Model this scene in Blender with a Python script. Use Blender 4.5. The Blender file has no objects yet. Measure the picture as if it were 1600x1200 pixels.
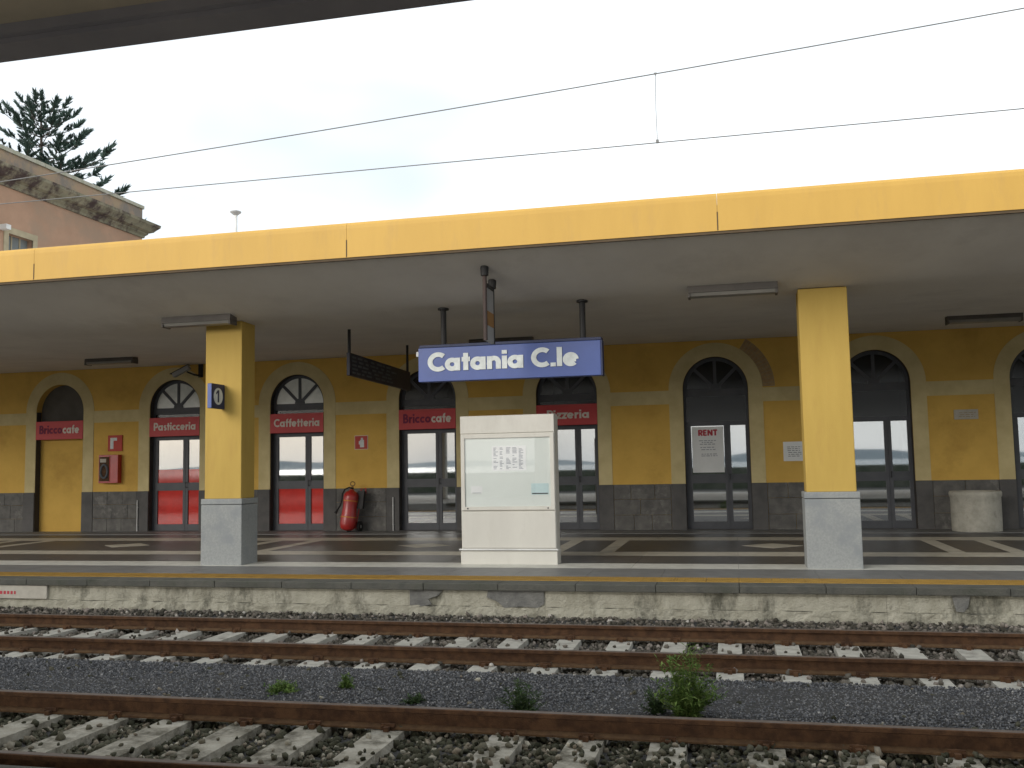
import bpy, math, random
import numpy as np
from mathutils import Vector, Matrix, noise

random.seed(7)
rng = np.random.default_rng(7)
S = bpy.context.scene
COL = S.collection
PI = math.pi

# ------------------------------------------------------------------ camera
cam = bpy.data.cameras.new('camera')
cam.sensor_width = 36.0
cam.lens = 1489.7 / 1600 * 36
cam.clip_start = 0.05
cam.clip_end = 20000
co = bpy.data.objects.new('camera', cam)
COL.objects.link(co)
R_ = Vector((0.97382929, 0.22651229, -0.01867364))
U_ = Vector((0.0373845, -0.07859768, 0.9962052))
F_ = Vector((-0.22418502, 0.97083191, 0.08500877))
m = Matrix.Identity(4)
for i in range(3):
    m[i][0], m[i][1], m[i][2] = R_[i], U_[i], -F_[i]
m[2][3] = 1.84
co.matrix_world = m
S.camera = co

# ------------------------------------------------------------------ sky, sun, exposure (overcast daylight)
SUN_EL, SUN_AZ = 21.0, 212.0          # azimuth clockwise from +Y: the sun stands behind the camera and to its left
world = bpy.data.worlds.new('World')
S.world = world
world.use_nodes = True
nt = world.node_tree
nt.nodes.clear()
out = nt.nodes.new('ShaderNodeOutputWorld')
bg = nt.nodes.new('ShaderNodeBackground')
sky = nt.nodes.new('ShaderNodeTexSky')
sky.sky_type = 'NISHITA'
sky.sun_disc = False
sky.sun_elevation = math.radians(SUN_EL)
sky.sun_rotation = math.radians(SUN_AZ)
sky.air_density = 1.0
sky.dust_density = 3.0
sky.ozone_density = 1.0
tc = nt.nodes.new('ShaderNodeTexCoord')
mp = nt.nodes.new('ShaderNodeMapping')
mp.inputs['Scale'].default_value = (1.0, 1.0, 2.6)
cl = nt.nodes.new('ShaderNodeTexNoise')
cl.inputs['Scale'].default_value = 2.2
cl.inputs['Detail'].default_value = 3
cl.inputs['Roughness'].default_value = 0.55
cr = nt.nodes.new('ShaderNodeValToRGB')
cr.color_ramp.elements[0].position = 0.34
cr.color_ramp.elements[0].color = (7.0, 7.7, 8.3, 1)
cr.color_ramp.elements[1].position = 0.64
cr.color_ramp.elements[1].color = (10.4, 10.7, 10.8, 1)
mx = nt.nodes.new('ShaderNodeMix')
mx.data_type = 'RGBA'
mx.inputs[0].default_value = 0.86
nt.links.new(tc.outputs['Generated'], mp.inputs['Vector'])
nt.links.new(mp.outputs['Vector'], cl.inputs['Vector'])
nt.links.new(cl.outputs['Fac'], cr.inputs['Fac'])
nt.links.new(sky.outputs['Color'], mx.inputs[6])
nt.links.new(cr.outputs['Color'], mx.inputs[7])
nt.links.new(mx.outputs[2], bg.inputs['Color'])
bg.inputs['Strength'].default_value = 0.09
nt.links.new(bg.outputs['Background'], out.inputs['Surface'])

sun = bpy.data.lights.new('sun', 'SUN')
sun.energy = 1.7
sun.angle = math.radians(36)
sun.color = (1.0, 0.96, 0.9)
so = bpy.data.objects.new('sun', sun)
COL.objects.link(so)
az, el = math.radians(SUN_AZ), math.radians(SUN_EL)
d = Vector((math.sin(az) * math.cos(el), math.cos(az) * math.cos(el), math.sin(el)))
so.rotation_euler = d.to_track_quat('Z', 'Y').to_euler()
so.location = (-20, -20, 40)

S.view_settings.view_transform = 'Standard'
S.view_settings.look = 'None'
S.view_settings.exposure = 0.66
S.view_settings.gamma = 1.0
S.render.engine = 'CYCLES'
S.cycles.max_bounces = 8
S.cycles.transparent_max_bounces = 16

# ------------------------------------------------------------------ materials
def mat(name, col, col2=None, rough=0.8, scale=3.0, bump=0.0, bscale=60.0, spec=0.3, lo=0.35, hi=0.65,
        detail=6.0, metal=0.0, stretch=(1, 1, 1), third=None, tscale=0.7, tlo=.5, thi=.62):
    mt = bpy.data.materials.new(name)
    mt.use_nodes = True
    n, l = mt.node_tree.nodes, mt.node_tree.links
    b = n['Principled BSDF']
    b.inputs['Roughness'].default_value = rough
    b.inputs['Specular IOR Level'].default_value = spec
    b.inputs['Metallic'].default_value = metal
    col = tuple(col) + (1,)
    if col2 is None:
        col2 = tuple(c * 0.8 for c in col[:3])
    g = n.new('ShaderNodeNewGeometry')
    mpp = n.new('ShaderNodeMapping')
    mpp.inputs['Scale'].default_value = stretch
    l.new(g.outputs['Position'], mpp.inputs['Vector'])
    nz = n.new('ShaderNodeTexNoise')
    nz.inputs['Scale'].default_value = scale
    nz.inputs['Detail'].default_value = detail
    nz.inputs['Roughness'].default_value = 0.62
    l.new(mpp.outputs['Vector'], nz.inputs['Vector'])
    rp = n.new('ShaderNodeValToRGB')
    rp.color_ramp.elements[0].position = lo
    rp.color_ramp.elements[0].color = tuple(col2) + (1,)
    rp.color_ramp.elements[1].position = hi
    rp.color_ramp.elements[1].color = col
    l.new(nz.outputs['Fac'], rp.inputs['Fac'])
    last = rp.outputs['Color']
    if third is not None:
        n3 = n.new('ShaderNodeTexNoise')
        n3.inputs['Scale'].default_value = tscale
        n3.inputs['Detail'].default_value = 8
        n3.inputs['Roughness'].default_value = 0.7
        l.new(mpp.outputs['Vector'], n3.inputs['Vector'])
        r3 = n.new('ShaderNodeMapRange')
        r3.inputs['From Min'].default_value = tlo
        r3.inputs['From Max'].default_value = thi
        l.new(n3.outputs['Fac'], r3.inputs['Value'])
        mm = n.new('ShaderNodeMix')
        mm.data_type = 'RGBA'
        l.new(r3.outputs['Result'], mm.inputs[0])
        l.new(last, mm.inputs[6])
        mm.inputs[7].default_value = tuple(third) + (1,)
        last = mm.outputs[2]
    l.new(last, b.inputs['Base Color'])
    if bump > 0:
        bn = n.new('ShaderNodeTexNoise')
        bn.inputs['Scale'].default_value = bscale
        bn.inputs['Detail'].default_value = 4
        l.new(g.outputs['Position'], bn.inputs['Vector'])
        bp = n.new('ShaderNodeBump')
        bp.inputs['Strength'].default_value = bump
        bp.inputs['Distance'].default_value = 0.02
        l.new(bn.outputs['Fac'], bp.inputs['Height'])
        l.new(bp.outputs['Normal'], b.inputs['Normal'])
    return mt

def islandmat(name, stops, rough=0.9):
    mt = bpy.data.materials.new(name)
    mt.use_nodes = True
    n, l = mt.node_tree.nodes, mt.node_tree.links
    b = n['Principled BSDF']
    b.inputs['Roughness'].default_value = rough
    b.inputs['Specular IOR Level'].default_value = 0.2
    g = n.new('ShaderNodeNewGeometry')
    rp = n.new('ShaderNodeValToRGB')
    e = rp.color_ramp.elements
    e[0].position, e[0].color = stops[0][0], tuple(stops[0][1]) + (1,)
    e[1].position, e[1].color = stops[-1][0], tuple(stops[-1][1]) + (1,)
    for p, c in stops[1:-1]:
        q = e.new(p)
        q.color = tuple(c) + (1,)
    l.new(g.outputs['Random Per Island'], rp.inputs['Fac'])
    nz = n.new('ShaderNodeTexNoise')
    nz.inputs['Scale'].default_value = 45
    l.new(g.outputs['Position'], nz.inputs['Vector'])
    mr = n.new('ShaderNodeMapRange')
    mr.inputs['To Min'].default_value = 0.6
    mr.inputs['To Max'].default_value = 1.35
    l.new(nz.outputs['Fac'], mr.inputs['Value'])
    mm = n.new('ShaderNodeMix')
    mm.data_type = 'RGBA'
    mm.blend_type = 'MULTIPLY'
    mm.inputs[0].default_value = 1
    l.new(rp.outputs['Color'], mm.inputs[6])
    l.new(mr.outputs['Result'], mm.inputs[7])
    l.new(mm.outputs[2], b.inputs['Base Color'])
    return mt

def glassmat(name, fac, tint=(1, 1, 1), rough=0.02):
    mt = bpy.data.materials.new(name)
    mt.use_nodes = True
    n, l = mt.node_tree.nodes, mt.node_tree.links
    n.clear()
    o = n.new('ShaderNodeOutputMaterial')
    t = n.new('ShaderNodeBsdfTransparent')
    t.inputs['Color'].default_value = tuple(tint) + (1,)
    g = n.new('ShaderNodeBsdfGlossy')
    g.inputs['Roughness'].default_value = rough
    x = n.new('ShaderNodeMixShader')
    x.inputs[0].default_value = fac
    l.new(t.outputs[0], x.inputs[1])
    l.new(g.outputs[0], x.inputs[2])
    l.new(x.outputs[0], o.inputs['Surface'])
    return mt

M = {}
M['ochre'] = mat('ochre_plaster', (0.70, 0.445, 0.105), (0.62, 0.385, 0.088), .9, 1.6, .25, 120, third=(0.50, 0.30, 0.07), tlo=.52, thi=.75)
M['cream'] = mat('cream_plaster', (0.65, 0.545, 0.29), (0.55, 0.45, 0.23), .9, 2.3, .25, 120)
M['yellow'] = mat('yellow_paint', (0.53, 0.36, 0.09), (0.49, 0.33, 0.08), .75, 2.0, .12, 90, third=(0.44, 0.28, 0.075), tscale=2.2, tlo=.54, thi=.85, stretch=(2.2, 2.2, .4))
M['fascia'] = mat('yellow_fascia', (0.565, 0.345, 0.08), (0.52, 0.315, 0.072), .6, 1.2, .05, 40, third=(0.47, 0.29, 0.085), tscale=3.0, tlo=.52, thi=.85, stretch=(1.6, 1, .35))
M['soffit'] = mat('grey_soffit', (0.69, 0.655, 0.605), (0.62, 0.585, 0.54), .95, .8, .3, 150, third=(0.53, 0.495, 0.455), tscale=.6, tlo=.55, thi=.8)
M['dark_edge'] = mat('dark_drip_edge', (0.10, 0.07, 0.04))
M['lava'] = mat('dark_lava_stone', (0.165, 0.158, 0.145), (0.10, 0.097, 0.092), .85, 5, .4, 60, third=(0.28, 0.27, 0.25), tscale=3.5, tlo=.56, thi=.75)
M['lava_smooth'] = mat('dressed_lava_stone', (0.12, 0.115, 0.11), (0.09, 0.087, 0.085), .8, 4, .2, 80)
M['granite'] = mat('grey_granite', (0.33, 0.34, 0.33), (0.27, 0.28, 0.275), .7, 40, .1, 120, third=(0.25, 0.265, 0.27), tscale=2.0)
M['floor_dark'] = mat('dark_floor_slab', (0.085, 0.082, 0.08), (0.06, 0.058, 0.058), .45, 6, .05, 30, spec=.45)
M['floor_mid'] = mat('grey_floor_slab', (0.19, 0.19, 0.185), (0.145, 0.145, 0.142), .5, 5, .1, 40, spec=.4)
M['floor_pale'] = mat('pale_floor_band', (0.52, 0.49, 0.41), (0.40, 0.375, 0.31), .5, 5, .1, 40, spec=.4)
M['floor_white'] = mat('white_floor_band', (0.60, 0.59, 0.53), (0.48, 0.47, 0.42), .5, 5, .1, 40, spec=.4)
M['tactile'] = mat('yellow_tactile', (0.44, 0.27, 0.06), (0.33, 0.20, 0.05), .8, 8, .2)
M['coping'] = mat('grey_coping', (0.135, 0.13, 0.11), (0.085, 0.085, 0.075), .9, 5, .5, 60, third=(0.06, 0.065, 0.05), tscale=2.5, tlo=.48, thi=.68)
M['lime'] = mat('limewash', (0.47, 0.445, 0.36), (0.34, 0.32, 0.25), .95, 5, .7, 40, third=(0.13, 0.125, 0.095), tscale=2.6, tlo=.52, thi=.66, stretch=(1, 1, .45))
M['bare'] = mat('bare_concrete', (0.23, 0.225, 0.205), (0.14, 0.138, 0.13), .95, 6, .6, 50)
M['rust'] = mat('rusty_rail', (0.115, 0.062, 0.035), (0.065, 0.037, 0.024), .95, 12, .3, 80, spec=.12, third=(0.125, 0.068, 0.038), tscale=3)
M['rust_foot'] = mat('dusty_rail_foot', (0.14, 0.085, 0.045), (0.085, 0.05, 0.03), .95, 14, .3, 80, spec=.1)
M['railtop'] = mat('running_surface', (0.13, 0.105, 0.09), (0.095, 0.07, 0.055), .5, 9, .05, spec=.5)
M['sleeper'] = mat('concrete_sleeper', (0.50, 0.48, 0.42), (0.36, 0.345, 0.30), .9, 7, .4, 60, third=(0.20, 0.18, 0.155), tscale=5, tlo=.54, thi=.7)
M['sleeper_dirty'] = mat('grimy_sleeper', (0.42, 0.395, 0.335), (0.27, 0.25, 0.20), .95, 7, .5, 50, third=(0.11, 0.10, 0.075), tscale=3.2, tlo=.47, thi=.62)
M['jamb'] = mat('dark_jamb', (0.07, 0.062, 0.055), (0.05, 0.045, 0.042), .8, 4)  # thin dark skin covering the doorway reveals
M['sleeper_end'] = mat('stained_sleeper_end', (0.48, 0.41, 0.26), (0.36, 0.30, 0.18), .9, 7, .4, 60)
M['ground'] = mat('dark_ground', (0.07, 0.068, 0.065), (0.035, 0.034, 0.033), .95, 30, .8, 70)
M['grit'] = islandmat('fine_gravel', [(0, (0.065, 0.068, 0.075)), (.5, (0.145, 0.147, 0.155)), (.85, (0.20, 0.20, 0.205)), (.97, (0.26, 0.255, 0.245)), (1, (0.42, 0.41, 0.4))])
M['ballast1'] = islandmat('ballast_far', [(0, (0.05, 0.045, 0.035)), (.45, (0.10, 0.09, 0.072)), (.8, (0.17, 0.15, 0.125)), (.97, (0.27, 0.23, 0.20)), (1, (0.5, 0.47, 0.42))])
M['ballast2'] = islandmat('ballast_near', [(0, (0.035, 0.036, 0.022)), (.5, (0.075, 0.074, 0.05)), (.78, (0.12, 0.11, 0.08)), (.91, (0.22, 0.185, 0.14)), (.97, (0.34, 0.32, 0.26)), (1, (0.55, 0.50, 0.40))])
M['frame'] = mat('dark_door_frame', (0.085, 0.088, 0.098), (0.07, 0.073, 0.082), .5, 5, 0, spec=.4)
M['glass'] = glassmat('door_glass', .43, (.86, .9, .9))
M['fan_glass'] = glassmat('dusty_fan_glass', .035, (.5, .5, .48), .15)
M['fan_pale'] = mat('painted_light_fan_glass', (0.86, 0.88, 0.83), (0.66, 0.69, 0.65), .3, 2.5, 0, spec=.8)  # opaque pale colour stands in for light showing in these fan panes
M['red_film'] = mat('red_film_on_glass', (0.70, 0.04, 0.028), (0.55, 0.026, 0.02), .06, 3, 0, spec=1.0)
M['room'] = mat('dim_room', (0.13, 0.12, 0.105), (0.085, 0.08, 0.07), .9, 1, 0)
M['shop_red'] = mat('red_signboard', (0.56, 0.055, 0.055), (0.50, 0.045, 0.048), .5, 2, 0, spec=.4)
M['letter_pale'] = mat('pale_letters', (0.74, 0.68, 0.60), (0.66, 0.6, 0.52), .6, 4, 0)
M['letter_plum'] = mat('plum_letters', (0.20, 0.02, 0.06), (0.16, 0.015, 0.05), .6, 4, 0)
M['blue'] = mat('blue_enamel', (0.055, 0.096, 0.31), (0.048, 0.083, 0.27), .4, 2.5, .02, 30, spec=.5)
M['blue_dark'] = mat('dark_blue_metal', (0.035, 0.045, 0.10), (0.028, 0.035, 0.08), .5)
M['letter_white'] = mat('white_letters', (0.72, 0.76, 0.74), (0.58, 0.61, 0.60), .55, 9, 0)
M['iron'] = mat('dark_iron', (0.035, 0.033, 0.032), (0.025, 0.024, 0.024), .6)
M['iron_red'] = mat('oxide_iron', (0.075, 0.05, 0.042), (0.05, 0.036, 0.032), .7)
M['orange'] = mat('faded_orange', (0.33, 0.18, 0.06), (0.25, 0.13, 0.05), .7)
M['grey_metal'] = mat('grey_metal', (0.34, 0.34, 0.34), (0.28, 0.28, 0.28), .5, 3, 0, spec=.5)
M['lamp_body'] = mat('lamp_housing', (0.13, 0.115, 0.10), (0.10, 0.09, 0.08), .6)
M['lamp_diff'] = mat('lamp_diffuser', (0.24, 0.225, 0.195), (0.19, 0.18, 0.16), .35, 4, 0, spec=.5)
M['sign_dark'] = mat('dark_sign', (0.022, 0.022, 0.035), (0.018, 0.018, 0.028), .5)
M['dim_text'] = mat('dim_text', (0.13, 0.14, 0.15))
M['case'] = mat('cream_metal', (0.62, 0.60, 0.54), (0.56, 0.54, 0.485), .5, 1.6, .02, 20, spec=.4, third=(0.50, 0.475, 0.42), tscale=1.5, tlo=.52, thi=.72, stretch=(1, 1, .35))
M['case_back'] = mat('case_backboard', (0.70, 0.74, 0.70), (0.66, 0.70, 0.66), .6, 2, 0)
M['case_glass'] = glassmat('case_glass', .06)
M['paper'] = mat('white_paper', (0.78, 0.79, 0.78), (0.73, 0.74, 0.73), .8, 3, 0)
M['paper_teal'] = mat('teal_paper', (0.55, 0.68, 0.68), (0.48, 0.62, 0.63), .8, 3, 0)
M['ink'] = mat('grey_ink', (0.36, 0.37, 0.40), (0.30, 0.31, 0.34), .8)
M['ink_red'] = mat('red_ink', (0.50, 0.06, 0.08), (0.42, 0.05, 0.07), .8)
M['ext_red'] = mat('extinguisher_red', (0.46, 0.03, 0.025), (0.36, 0.022, 0.02), .3, 5, 0, spec=.6)
M['strap'] = mat('orange_strap', (0.62, 0.26, 0.06))
M['rubber'] = mat('black_rubber', (0.018, 0.018, 0.018), None, .7)
M['brass'] = mat('brass', (0.35, 0.22, 0.09), None, .45, metal=.4)
M['sign_red'] = mat('safety_red', (0.52, 0.07, 0.05), (0.45, 0.06, 0.045), .6)
M['stone_pot'] = mat('weathered_stone', (0.50, 0.48, 0.41), (0.36, 0.345, 0.29), .95, 6, .6, 45, third=(0.22, 0.21, 0.18), tscale=3, tlo=.55, thi=.72)
M['soil'] = mat('soil', (0.05, 0.035, 0.025))
M['plaque'] = mat('marble_plaque', (0.50, 0.47, 0.40), (0.42, 0.39, 0.33), .6, 8, 0)
M['brick'] = mat('exposed_brick', (0.46, 0.32, 0.16), (0.35, 0.23, 0.12), .95, 12, .4)
M['mortar'] = mat('mortar', (0.40, 0.32, 0.20))
M['pink'] = mat('pink_plaster', (0.42, 0.265, 0.18), (0.36, 0.225, 0.15), .95, 1.2, .3, 60, third=(0.34, 0.235, 0.165), tscale=.5)
M['parapet'] = mat('stained_parapet', (0.38, 0.26, 0.18), (0.36, 0.28, 0.18), .95, 1.5, .3, 60, third=(0.23, 0.20, 0.17), tscale=.9, tlo=.47, thi=.6)
M['capstone'] = mat('lichen_capstone', (0.47, 0.44, 0.38), (0.36, 0.36, 0.27), .95, 4, .4)
M['cornice'] = mat('grimy_cornice', (0.27, 0.24, 0.17), (0.20, 0.19, 0.13), .95, 2.5, .5, 30, third=(0.065, 0.045, 0.042), tscale=1.4, tlo=.46, thi=.6)
M['win_frame'] = mat('pale_window_frame', (0.42, 0.36, 0.24))
M['shutter'] = mat('grey_shutter', (0.20, 0.22, 0.22))
M['wire'] = mat('copper_wire', (0.22, 0.22, 0.215), None, .6)
M['white_paint'] = mat('white_paint', (0.72, 0.72, 0.70))
M['bark'] = mat('grey_bark', (0.10, 0.085, 0.07), (0.06, 0.05, 0.042), .95, 3)
M['needle'] = islandmat('hazed_araucaria_needles', [(0, (0.08, 0.13, 0.11)), (.5, (0.12, 0.185, 0.155)), (1, (0.16, 0.225, 0.19))], .8)  # distance haze painted into the needle colour: lighter and bluer
M['weed'] = islandmat('weed_leaf', [(0, (0.05, 0.095, 0.018)), (.5, (0.105, 0.18, 0.035)), (1, (0.19, 0.25, 0.075))], .8)
M['weed_dark'] = islandmat('dark_weed_leaf', [(0, (0.025, 0.05, 0.018)), (.5, (0.045, 0.08, 0.025)), (1, (0.08, 0.11, 0.045))], .8)
M['sea'] = mat('sea', (0.10, 0.16, 0.20), (0.09, 0.14, 0.18), .25, .05, .3, .5, spec=.5)
M['hill'] = mat('far_hill', (0.22, 0.27, 0.30))
M['seawall'] = mat('sea_wall', (0.12, 0.125, 0.10), (0.06, 0.075, 0.05), .95, 1.2)
M['near_floor'] = mat('near_floor', (0.40, 0.395, 0.37), (0.32, 0.315, 0.295), .8, 3, .2, 40)
M['near_soffit'] = mat('near_soffit', (0.52, 0.44, 0.33), (0.43, 0.37, 0.28), .95, 2)
M['near_lip'] = mat('near_lip', (0.30, 0.28, 0.29), (0.25, 0.235, 0.25), .8, 2)

# ------------------------------------------------------------------ mesh helpers
class MB:
    def __init__(s):
        s.v, s.f = [], []
    def add(s, vs, fs):
        o = len(s.v)
        s.v += [tuple(v) for v in vs]
        s.f += [tuple(i + o for i in f) for f in fs]
        return s
    def box(s, x0, x1, y0, y1, z0, z1):
        vs = [(x, y, z) for x in (x0, x1) for y in (y0, y1) for z in (z0, z1)]
        return s.add(vs, [(0, 1, 3, 2), (4, 6, 7, 5), (0, 4, 5, 1), (2, 3, 7, 6), (0, 2, 6, 4), (1, 5, 7, 3)])
    def prism_xz(s, poly, y0, y1):          # polygon in x,z extruded along y
        n = len(poly)
        vs = [(x, y0, z) for x, z in poly] + [(x, y1, z) for x, z in poly]
        fs = [tuple(range(n)), tuple(range(2 * n - 1, n - 1, -1))]
        fs += [(i, n + i, n + (i + 1) % n, (i + 1) % n) for i in range(n)]
        return s.add(vs, fs)
    def prism_yz(s, poly, x0, x1):
        n = len(poly)
        vs = [(x0, y, z) for y, z in poly] + [(x1, y, z) for y, z in poly]
        fs = [tuple(range(n)), tuple(range(2 * n - 1, n - 1, -1))]
        fs += [(i, n + i, n + (i + 1) % n, (i + 1) % n) for i in range(n)]
        return s.add(vs, fs)
    def prism_xy(s, poly, z0, z1):
        n = len(poly)
        vs = [(x, y, z0) for x, y in poly] + [(x, y, z1) for x, y in poly]
        fs = [tuple(range(n))[::-1], tuple(range(n, 2 * n))]
        fs += [(i, (i + 1) % n, n + (i + 1) % n, n + i) for i in range(n)]
        return s.add(vs, fs)
    def ring_xz(s, cx, cz, r0, r1, a0, a1, y0, y1, n=24):
        for i in range(n):
            a, b = a0 + (a1 - a0) * i / n, a0 + (a1 - a0) * (i + 1) / n
            p = [(cx + r * math.cos(t), cz + r * math.sin(t)) for r, t in ((r0, a), (r1, a), (r1, b), (r0, b))]
            vs = [(x, y0, z) for x, z in p] + [(x, y1, z) for x, z in p]
            fs = [(0, 1, 2, 3), (7, 6, 5, 4), (1, 5, 6, 2), (0, 3, 7, 4)]
            if i == 0: fs.append((0, 4, 5, 1))
            if i == n - 1: fs.append((3, 2, 6, 7))
            s.add(vs, fs)
        return s
    def tube(s, pts, r, n=8, r1=None, cap=True):
        pts = [Vector(p) for p in pts]
        rings = []
        for i, p in enumerate(pts):
            t = (pts[min(i + 1, len(pts) - 1)] - pts[max(i - 1, 0)]).normalized()
            a = t.cross(Vector((0, 0, 1)))
            if a.length < 1e-3: a = t.cross(Vector((0, 1, 0)))
            a.normalize()
            b = t.cross(a)
            rr = r if r1 is None else r + (r1 - r) * i / max(1, len(pts) - 1)
            rings.append([p + rr * (a * math.cos(2 * PI * k / n) + b * math.sin(2 * PI * k / n)) for k in range(n)])
        o = len(s.v)
        vs = [v for rg in rings for v in rg]
        fs = []
        for i in range(len(pts) - 1):
            for k in range(n):
                fs.append((i * n + k, i * n + (k + 1) % n, (i + 1) * n + (k + 1) % n, (i + 1) * n + k))
        if cap:
            fs.append(tuple(range(n))[::-1])
            fs.append(tuple(range((len(pts) - 1) * n, len(pts) * n)))
        return s.add(vs, fs)
    def lathe(s, cx, cy, prof, n=32):
        vs = [(cx + r * math.cos(2 * PI * k / n), cy + r * math.sin(2 * PI * k / n), z) for r, z in prof for k in range(n)]
        fs = [(i * n + k, i * n + (k + 1) % n, (i + 1) * n + (k + 1) % n, (i + 1) * n + k) for i in range(len(prof) - 1) for k in range(n)]
        fs.append(tuple(range(n))[::-1])
        fs.append(tuple(range((len(prof) - 1) * n, len(prof) * n)))
        return s.add(vs, fs)
    def mesh(s, name, material, smooth=False):
        me = bpy.data.meshes.new(name)
        me.from_pydata(s.v, [], s.f)
        me.update()
        me.materials.append(M[material] if isinstance(material, str) else material)
        if smooth:
            for p in me.polygons: p.use_smooth = True
        return me

def obj(name, mb, material, parent=None, smooth=False, bevel=0, loc=None):
    me = mb if isinstance(mb, bpy.types.Mesh) else mb.mesh(name, material, smooth)
    o = bpy.data.objects.new(name, me)
    COL.objects.link(o)
    if loc: o.location = loc
    if parent:
        o.parent = parent
        o.matrix_parent_inverse = Matrix.Identity(4)
    if bevel:
        b = o.modifiers.new('bevel', 'BEVEL')
        b.width = bevel
        b.segments = 2
        b.limit_method = 'ANGLE'
    return o

def tag(o, label, cat, group=None):
    o['label'] = label
    o['category'] = cat
    if group: o['group'] = group
    return o

def thing(name, label, cat, loc=(0, 0, 0), group=None):
    o = bpy.data.objects.new(name, None)
    o.empty_display_size = .2
    COL.objects.link(o)
    o.location = loc
    return tag(o, label, cat, group)

def struct(o):
    o['kind'] = 'structure'
    return o

def B(x0, x1, y0, y1, z0, z1):
    return MB().box(x0, x1, y0, y1, z0, z1)

# ------------------------------------------------------------------ lettering: thick strokes, single-storey bold sans
def arc(cx, cy, r, a0, a1, n=18):
    return [(cx + r * math.cos(math.radians(a0 + (a1 - a0) * i / n)), cy + r * math.sin(math.radians(a0 + (a1 - a0) * i / n))) for i in range(n + 1)]

GL = {
 'a': ([arc(.33, .34, .235, 0, 360, 28), [(.60, 0), (.60, .68)]], .78),
 'C': ([arc(.50, .5, .40, 48, 312, 26)], .86),
 'c': ([arc(.34, .34, .24, 48, 312, 20)], .60),
 't': ([[(.22, 0), (.22, .92)], [(.02, .59), (.42, .59)]], .46),
 'n': ([[(.13, 0), (.13, .68)], [(.13, .36)] + arc(.34, .36, .215, 180, 0, 14) + [(.555, 0)]], .72),
 'i': ([[(.13, 0), (.13, .68)], [(.13, .78), (.13, .98)]], .30),
 '.': ([[(.15, 0), (.15, .2)]], .32),
 'l': ([[(.13, 0), (.13, 1.0)]], .30),
 'e': ([arc(.35, .34, .245, 0, 318, 24), [(.16, .335), (.60, .335)]], .74),
 'P': ([[(.13, 0), (.13, 1.0)], [(.13, .90), (.34, .90)] + arc(.34, .66, .24, 90, -90, 14) + [(.13, .42)]], .68),
 's': ([arc(.25, .47, .115, 40, 250, 12) + arc(.25, .21, .125, 80, -150, 14)], .50),
 'r': ([[(.13, 0), (.13, .68)], arc(.36, .36, .21, 165, 70, 8)], .48),
 'f': ([[(.22, 0), (.22, .72)] + arc(.37, .75, .15, 170, 80, 8), [(.02, .59), (.42, .59)]], .44),
 'o': ([arc(.35, .34, .24, 0, 360, 28)], .72),
 'z': ([[(.06, .60), (.46, .60), (.10, .08), (.50, .08)]], .54),
 'B': ([[(.13, 0), (.13, 1.0)], [(.13, .91), (.32, .91)] + arc(.32, .72, .19, 90, -90, 10) + [(.13, .53)],
        [(.13, .50), (.36, .50)] + arc(.36, .295, .205, 90, -90, 10) + [(.13, .09)]], .70),
 'R': ([[(.13, 0), (.13, 1.0)], [(.13, .90), (.34, .90)] + arc(.34, .68, .22, 90, -90, 12) + [(.13, .46)], [(.33, .46), (.58, 0)]], .72),
 'E': ([[(.13, 0), (.13, 1.0)], [(.13, .91), (.55, .91)], [(.13, .5), (.5, .5)], [(.13, .09), (.55, .09)]], .66),
 'N': ([[(.13, 0), (.13, 1.0)], [(.13, .98), (.66, .02)], [(.66, 0), (.66, 1.0)]], .84),
 'T': ([[(.33, 0), (.33, 1.0)], [(.02, .91), (.64, .91)]], .70),
 '1': ([[(.3, 0), (.3, 1.0)], [(.3, .98), (.10, .80)]], .5),
 ' ': ([], .34),
}

def slab(mb, pts, w, y, d):
    P = [Vector(p) for p in pts]
    closed = (P[0] - P[-1]).length < 1e-6
    if closed: P = P[:-1]
    n = len(P)
    L, Rr = [], []
    for i in range(n):
        a = P[i - 1] if (i > 0 or closed) else P[i]
        b = P[(i + 1) % n] if (i < n - 1 or closed) else P[i]
        t1 = (P[i] - a).normalized() if (P[i] - a).length > 0 else (b - P[i]).normalized()
        t2 = (b - P[i]).normalized() if (b - P[i]).length > 0 else t1
        t = (t1 + t2)
        t = t.normalized() if t.length > 1e-6 else t1
        nn = Vector((-t.y, t.x))
        k = w / 2 / max(.45, nn.dot(Vector((-t1.y, t1.x))))
        L.append(P[i] + nn * k)
        Rr.append(P[i] - nn * k)
    vs = [(p.x, y, p.y) for p in L] + [(p.x, y, p.y) for p in Rr] + [(p.x, y + d, p.y) for p in L] + [(p.x, y + d, p.y) for p in Rr]
    fs = []
    for i in range(n if closed else n - 1):
        j = (i + 1) % n
        fs += [(i, n + i, n + j, j), (i, j, 2 * n + j, 2 * n + i), (n + i, 3 * n + i, 3 * n + j, n + j)]
    if not closed:
        fs += [(0, 2 * n, 3 * n, n), (n - 1, 2 * n - 1, 4 * n - 1, 3 * n - 1)]
    mb.add(vs, fs)

def word(text, x, y, z, h, material, parent, width=None, w=.2, name='lettering', depth=.006):
    tot = sum(GL[c][1] for c in text)
    sx = h if width is None else width / tot
    mb = MB()
    cx = 0
    k = 0
    for c in text:
        st, adv = GL[c]
        for s_ in st:
            q = MB()
            slab(q, [(px + cx, pz) for px, pz in s_], w, 0, 1)
            off = (k % 4) * .0012
            mb.add([(x + vx * sx, y - off - depth * (1 - vy), z + vz * h) for vx, vy, vz in q.v], q.f)
            k += 1
        cx += adv
    return obj(name, mb, material, parent)

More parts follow.
